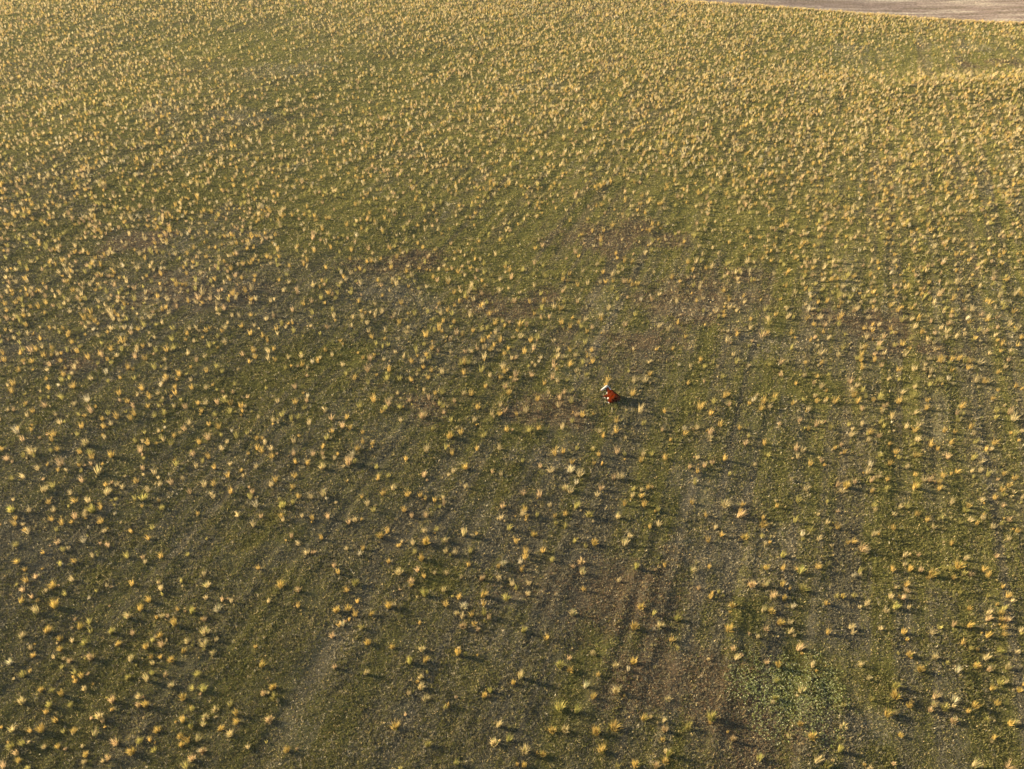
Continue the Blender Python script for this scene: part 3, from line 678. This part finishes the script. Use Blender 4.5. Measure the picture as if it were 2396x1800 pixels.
# ------------------------------------------------------------------ broad-leaved weeds
def weeds():
    rng = np.random.default_rng(9)
    wx, wy, wr, wl = WEEDS
    n = 5200
    a = rng.random(n) * 6.28; r = np.sqrt(rng.random(n)) * 1.15
    x = wx + np.cos(a) * r * wr; y = wy + np.sin(a) * r * wl
    dens = np.clip(1.25 - r + 1.6 * (fbm(x / 1.6, y / 1.6, 3, 120) - 0.5), 0, 1)
    k = rng.random(n) < dens
    x, y = x[k], y[k]; n = len(x); z = ground_z(x, y)
    nb = 5; rep = np.repeat(np.arange(n), nb); B = n * nb
    az = rng.random(B) * 6.28; L = 0.035 + 0.035 * rng.random(B); up = 0.15 + 0.9 * rng.random(B)
    ox = x[rep] + (rng.random(B) - .5) * .09; oy = y[rep] + (rng.random(B) - .5) * .09; oz = z[rep] + 0.05 + 0.07 * rng.random(B)
    d = np.stack([np.cos(az) * np.cos(up), np.sin(az) * np.cos(up), np.sin(up)], 1); sd = np.stack([-np.sin(az), np.cos(az), 0 * az], 1)
    o0 = np.stack([ox, oy, oz], 1)
    V = np.stack([o0, o0 + d * (L * .5)[:, None] + sd * (L * .42)[:, None], o0 + d * L[:, None], o0 + d * (L * .5)[:, None] - sd * (L * .42)[:, None]], 1)
    c = np.array((0.17, 0.185, 0.058)) * (0.7 + 0.8 * rng.random((B, 1)))
    pale = rng.random(B) < 0.22
    c[pale] = np.array((0.46, 0.45, 0.26))
    Q = np.arange(B * 4).reshape(-1, 4)
    me = to_mesh("weed_patch", V.reshape(-1, 3), Q, np.repeat(c[:, None, :], 4, 1).reshape(-1, 3))
    o = link("weed_patch", me, blade_material("weed_leaf", 0.3))
    tag(o, "patch of small pale green broad leaved weeds in the lower pasture", "weeds", kind="stuff")


weeds()


# ------------------------------------------------------------------ cow
def cow():
    root = bpy.data.objects.new("cow", None); col.objects.link(root)
    prims = []      # (kind, data, tag): ellipsoids and tapered limbs, blended into one skin

    def ell(c, r, t, rot=0.0): prims.append(('e', (np.array(c, float), np.array(r, float), rot), t))

    def cap(a, b, ra, rb, t): prims.append(('c', (np.array(a, float), np.array(b, float), ra, rb), t))
    # +Y is forward, +X the animal's right; it lies on its brisket with the legs out to its left
    ell((0.00, 0.00, .41), (.41, .70, .40), 'body'); ell((.03, -.50, .44), (.39, .38, .39), 'body')
    ell((0, .42, .47), (.34, .36, .42), 'body'); ell((0, .40, .78), (.13, .34, .11), 'body')
    cap((.02, -.75, .70), (.0, .35, .80), .10, .10, 'body')
    ell((0, .72, .36), (.22, .24, .27), 'brisket')
    cap((0, .58, .62), (-.09, 1.02, .93), .25, .155, 'neck')
    cap((-.03, .72, .48), (-.16, 1.02, .80), .16, .10, 'throat')
    # head turned to the animal's left
    P0 = np.array((-.12, 1.04, .98)); P1 = np.array((-.53, 1.16, .70))
    cap(P0, P0 * .45 + P1 * .55, .165, .145, 'head'); cap(P0 * .5 + P1 * .5, P1, .145, .11, 'head')
    ell(P1 + np.array((-.02, 0, .0)), (.112, .112, .10), 'muzzle')
    cap(P0 + np.array((.0, .0, -.08)), P1 + np.array((.10, 0, -.04)), .10, .065, 'head')
    ell(P0 + np.array((.03, 0, .09)), (.07, .09, .06), 'head')
    cap(P0 + np.array((.01, .13, .03)), P0 + np.array((.04, .34, .0)), .05, .035, 'ear')
    cap(P0 + np.array((.01, -.13, .03)), P0 + np.array((.04, -.34, .0)), .05, .035, 'ear')
    # hind legs
    ell((-.33, -.42, .29), (.20, .36, .28), 'body'); ell((.36, -.42, .26), (.16, .34, .26), 'body')
    cap((-.44, -.10, .20), (-.56, -.55, .11), .15, .075, 'thigh'); cap((-.56, -.55, .10), (-.70, -.22, .065), .062, .045, 'shank')
    cap((-.70, -.22, .065), (-.80, -.10, .05), .046, .05, 'shank')
    cap((.42, -.1, .16), (.44, -.55, .10), .12, .07, 'thigh'); cap((.44, -.55, .09), (.42, -.2, .06), .055, .045, 'shank')
    ell((-.36, -.02, .17), (.14, .30, .15), 'belly')
    # fore legs folded under
    cap((-.28, .40, .28), (-.52, .76, .13), .15, .085, 'thigh'); cap((-.52, .76, .11), (-.48, .44, .06), .06, .045, 'shank')
    cap((.26, .42, .26), (.34, .80, .12), .14, .08, 'thigh'); cap((.34, .80, .10), (.32, .48, .06), .06, .045, 'shank')
    # tail laid along the rump
    cap((.03, -.84, .66), (.10, -.93, .35), .045, .03, 'body'); cap((.10, -.93, .35), (.16, -.95, .10), .03, .028, 'body')
    cap((.16, -.95, .10), (.12, -1.02, .04), .045, .02, 'switch')

    def sd(p, pr):
        k, d, t = pr
        if k == 'e':
            q = (p - d[0]) / d[1]
            l = np.linalg.norm(q, axis=1)
            return (l - 1) * d[1].min() * np.clip(l, .5, 1.3)
        a, b, ra, rb = d
        ab = b - a; h = np.clip(((p - a) @ ab) / (ab @ ab), 0, 1)
        return np.linalg.norm(p - a - h[:, None] * ab, axis=1) - (ra + (rb - ra) * h)
    import bmesh
    bm = bmesh.new()
    for pr in prims:
        k, d, t = pr
        if k == 'e':
            bmesh.ops.create_icosphere(bm, subdivisions=3, radius=1, matrix=Matrix.Translation(d[0]) @ Matrix.Diagonal((*d[1], 1)))
        else:
            a, b, ra, rb = d
            n = 9
            for i in range(n):
                f = i / (n - 1); c = a + (b - a) * f; r = ra + (rb - ra) * f
                bmesh.ops.create_icosphere(bm, subdivisions=2, radius=r, matrix=Matrix.Translation(c))
    me0 = bpy.data.meshes.new("cow_blend"); bm.to_mesh(me0); bm.free()
    tmp = bpy.data.objects.new("cow_blend", me0); col.objects.link(tmp)
    rm = tmp.modifiers.new("r", 'REMESH'); rm.mode = 'VOXEL'; rm.voxel_size = 0.018
    sm = tmp.modifiers.new("s", 'SMOOTH'); sm.iterations = 9; sm.factor = 0.5
    dg = bpy.context.evaluated_depsgraph_get()
    me = bpy.data.meshes.new_from_object(tmp.evaluated_get(dg)); me.name = "cow_body"
    bpy.data.objects.remove(tmp); bpy.data.meshes.remove(me0)
    nv = len(me.vertices); V = np.empty(nv * 3, np.float32); me.vertices.foreach_get("co", V); V = V.reshape(-1, 3).astype(float)
    S = np.stack([sd(V, p) for p in prims], 1)
    tags = np.array([p[2] for p in prims])[np.argmin(S, 1)]
    nz = np.zeros((nv, 3), np.float32); me.vertices.foreach_get("normal", nz.ravel()) if False else None
    RED = np.array((.050, .0062, .0006)); WHITE = np.array((.42, .385, .34)); PINK = np.array((.38, .25, .21)); DARK = np.array((.06, .015, .008))
    C = np.tile(RED, (nv, 1)) * (0.8 + 0.4 * fbm(V[:, 0] * 7, V[:, 1] * 7 + V[:, 2] * 5, 3, 7))[:, None]
    jag = 0.05 * (fbm(V[:, 0] * 9 + V[:, 2] * 4, V[:, 1] * 9, 2, 9) - .5)

    def paint(mask, c): C[mask] = c
    paint(np.isin(tags, ['head']), WHITE); paint(tags == 'muzzle', WHITE * .92 + PINK * .08)
    paint((tags == 'muzzle') & (V[:, 0] < P1[0] - .09), PINK)
    for e in (P0 * .6 + P1 * .4 + np.array((0, .13, .04)), P0 * .6 + P1 * .4 + np.array((0, -.13, .04))):
        paint((np.linalg.norm(V - e, axis=1) < .055), DARK)
    cheek = P0 * .75 + P1 * .25 + np.array((.03, -.15, -.06))
    paint((np.linalg.norm((V - cheek) / np.array((.07, .07, .10)), axis=1) < 1), DARK * 1.3)
    paint(tags == 'ear', DARK * 1.2)
    paint(np.isin(tags, ['brisket', 'throat']) & (V[:, 1] > .64 + jag) & (V[:, 2] < .62), WHITE)
    # white crest along the top of the neck, poll to withers
    f = np.clip((V[:, 1] - .50) / .55, 0, 1); cxl = .045 - .09 * f
    top = .80 + .24 * f
    paint((np.abs(V[:, 0] - cxl) < .075 + jag) & (V[:, 1] > .47) & (V[:, 1] < 1.06) & (V[:, 2] > top - .05), WHITE)
    paint(tags == 'shank', WHITE); paint(tags == 'belly', WHITE); paint(tags == 'switch', WHITE)
    paint((V[:, 2] < .13) & (V[:, 1] > -.2) & (V[:, 1] < .6) & (tags == 'body'), WHITE)
    a = me.color_attributes.new("Col", 'FLOAT_COLOR', 'POINT')
    rgba = np.ones((nv, 4), np.float32); rgba[:, :3] = C; a.data.foreach_set("color", rgba.ravel())
    me.transform(SHAPE)
    me.polygons.foreach_set("use_smooth", np.ones(len(me.polygons), bool))
    m, nt, out = new_mat("cow_coat")
    at_ = N(nt, "ShaderNodeAttribute", attribute_name="Col")
    pb = N(nt, "ShaderNodeBsdfPrincipled"); pb.inputs["Roughness"].default_value = 0.55
    pb.inputs["Specular IOR Level"].default_value = 0.0
    pb.inputs["Sheen Weight"].default_value = 0.0
    tc = N(nt, "ShaderNodeTexCoord"); nn = N(nt, "ShaderNodeTexNoise"); nn.inputs["Scale"].default_value = 26; nn.inputs["Detail"].default_value = 4
    nt.links.new(tc.outputs["Object"], nn.inputs["Vector"])
    bp = N(nt, "ShaderNodeBump"); bp.inputs["Strength"].default_value = .5; bp.inputs["Distance"].default_value = .03
    nt.links.new(nn.outputs[0], bp.inputs["Height"])
    nt.links.new(at_.outputs["Color"], pb.inputs["Base Color"]); nt.links.new(bp.outputs[0], pb.inputs["Normal"])
    nt.links.new(pb.outputs[0], out.inputs[0])
    link("body", me, m, root)

    def plain(name, c, rough):
        m, nt, out = new_mat(name)
        p = N(nt, "ShaderNodeBsdfPrincipled"); p.inputs["Roughness"].default_value = rough
        nz_ = N(nt, "ShaderNodeTexNoise"); nz_.inputs["Scale"].default_value = 40
        mx = N(nt, "ShaderNodeMix", data_type='RGBA'); mx.inputs[6].default_value = (*c, 1); mx.inputs[7].default_value = (*[v * 1.5 for v in c], 1)
        nt.links.new(nz_.outputs[0], mx.inputs[0]); nt.links.new(mx.outputs[2], p.inputs[0]); nt.links.new(p.outputs[0], out.inputs[0])
        return m
    eye_m = plain("cow_eye", (.012, .008, .006), .15); hoof_m = plain("cow_hoof", (.09, .075, .06), .5)
    for s in (1, -1):
        bm = bmesh.new()
        bmesh.ops.create_uvsphere(bm, u_segments=16, v_segments=10, radius=.026, matrix=Matrix.Translation(P0 * .6 + P1 * .4 + np.array((0, s * .140, .04))))
        e = bpy.data.meshes.new("cow_eye"); bm.to_mesh(e); bm.free(); e.transform(SHAPE); link("eye", e, eye_m, root)
    for (c, d) in (((-.83, -.06, .035), (-.6, .8, 0)), ((.41, -.14, .035), (0, 1, 0)), ((-.47, .36, .04), (.1, -1, 0)), ((.31, .40, .04), (0, -1, 0))):
        bm = bmesh.new()
        q = Vector(d).normalized().to_track_quat('Z', 'Y').to_matrix().to_4x4()
        for s in (-1, 1):     # two claws to each hoof
            bmesh.ops.create_cone(bm, cap_ends=True, segments=14, radius1=.036, radius2=.020, depth=.10,
                                  matrix=Matrix.Translation(c) @ q @ Matrix.Translation((s * .026 if abs(d[1]) < 2 else 0, 0, .02)) @ Matrix.Diagonal((.75, 1, 1, 1)))
        bmesh.ops.bevel(bm, geom=bm.edges[:], offset=.006, segments=1, affect='EDGES')
        e = bpy.data.meshes.new("cow_hoof"); bm.to_mesh(e); bm.free(); e.transform(SHAPE); link("hoof", e, hoof_m, root)
    root.location = (cow_x, cow_y, float(roll(cow_x, cow_y) + lumps(cow_x, cow_y)) - 0.01)
    root.rotation_euler = (0, 0, math.radians(COW_TURN))
    tag(root, "red brown and white cow lying in the grass with its white face turned away", "cow")


COW_TURN = 30
SHAPE = Matrix.Diagonal((1.06, 0.80, 0.95, 1))      # a young, compact animal
cow()


# ------------------------------------------------------------------ evening air
def haze():
    import bmesh
    bm = bmesh.new(); bmesh.ops.create_cube(bm, size=1)
    me = bpy.data.meshes.new("haze"); bm.to_mesh(me); bm.free()
    m, nt, out = new_mat("haze_air")
    pv = N(nt, "ShaderNodeVolumePrincipled")
    pv.inputs["Color"].default_value = (0.93, 0.90, 0.78, 1)
    pv.inputs["Density"].default_value = HAZE
    pv.inputs["Anisotropy"].default_value = 0.2
    nt.links.new(pv.outputs[0], out.inputs["Volume"])
    o = link("haze", me, m)
    o.scale = (8200, 7700, 54); o.location = (0, 2300, 54 / 2 - 4.5)
    tag(o, "thin warm evening haze lying over the whole pasture", kind="stuff")


HAZE = 0.00011
haze()
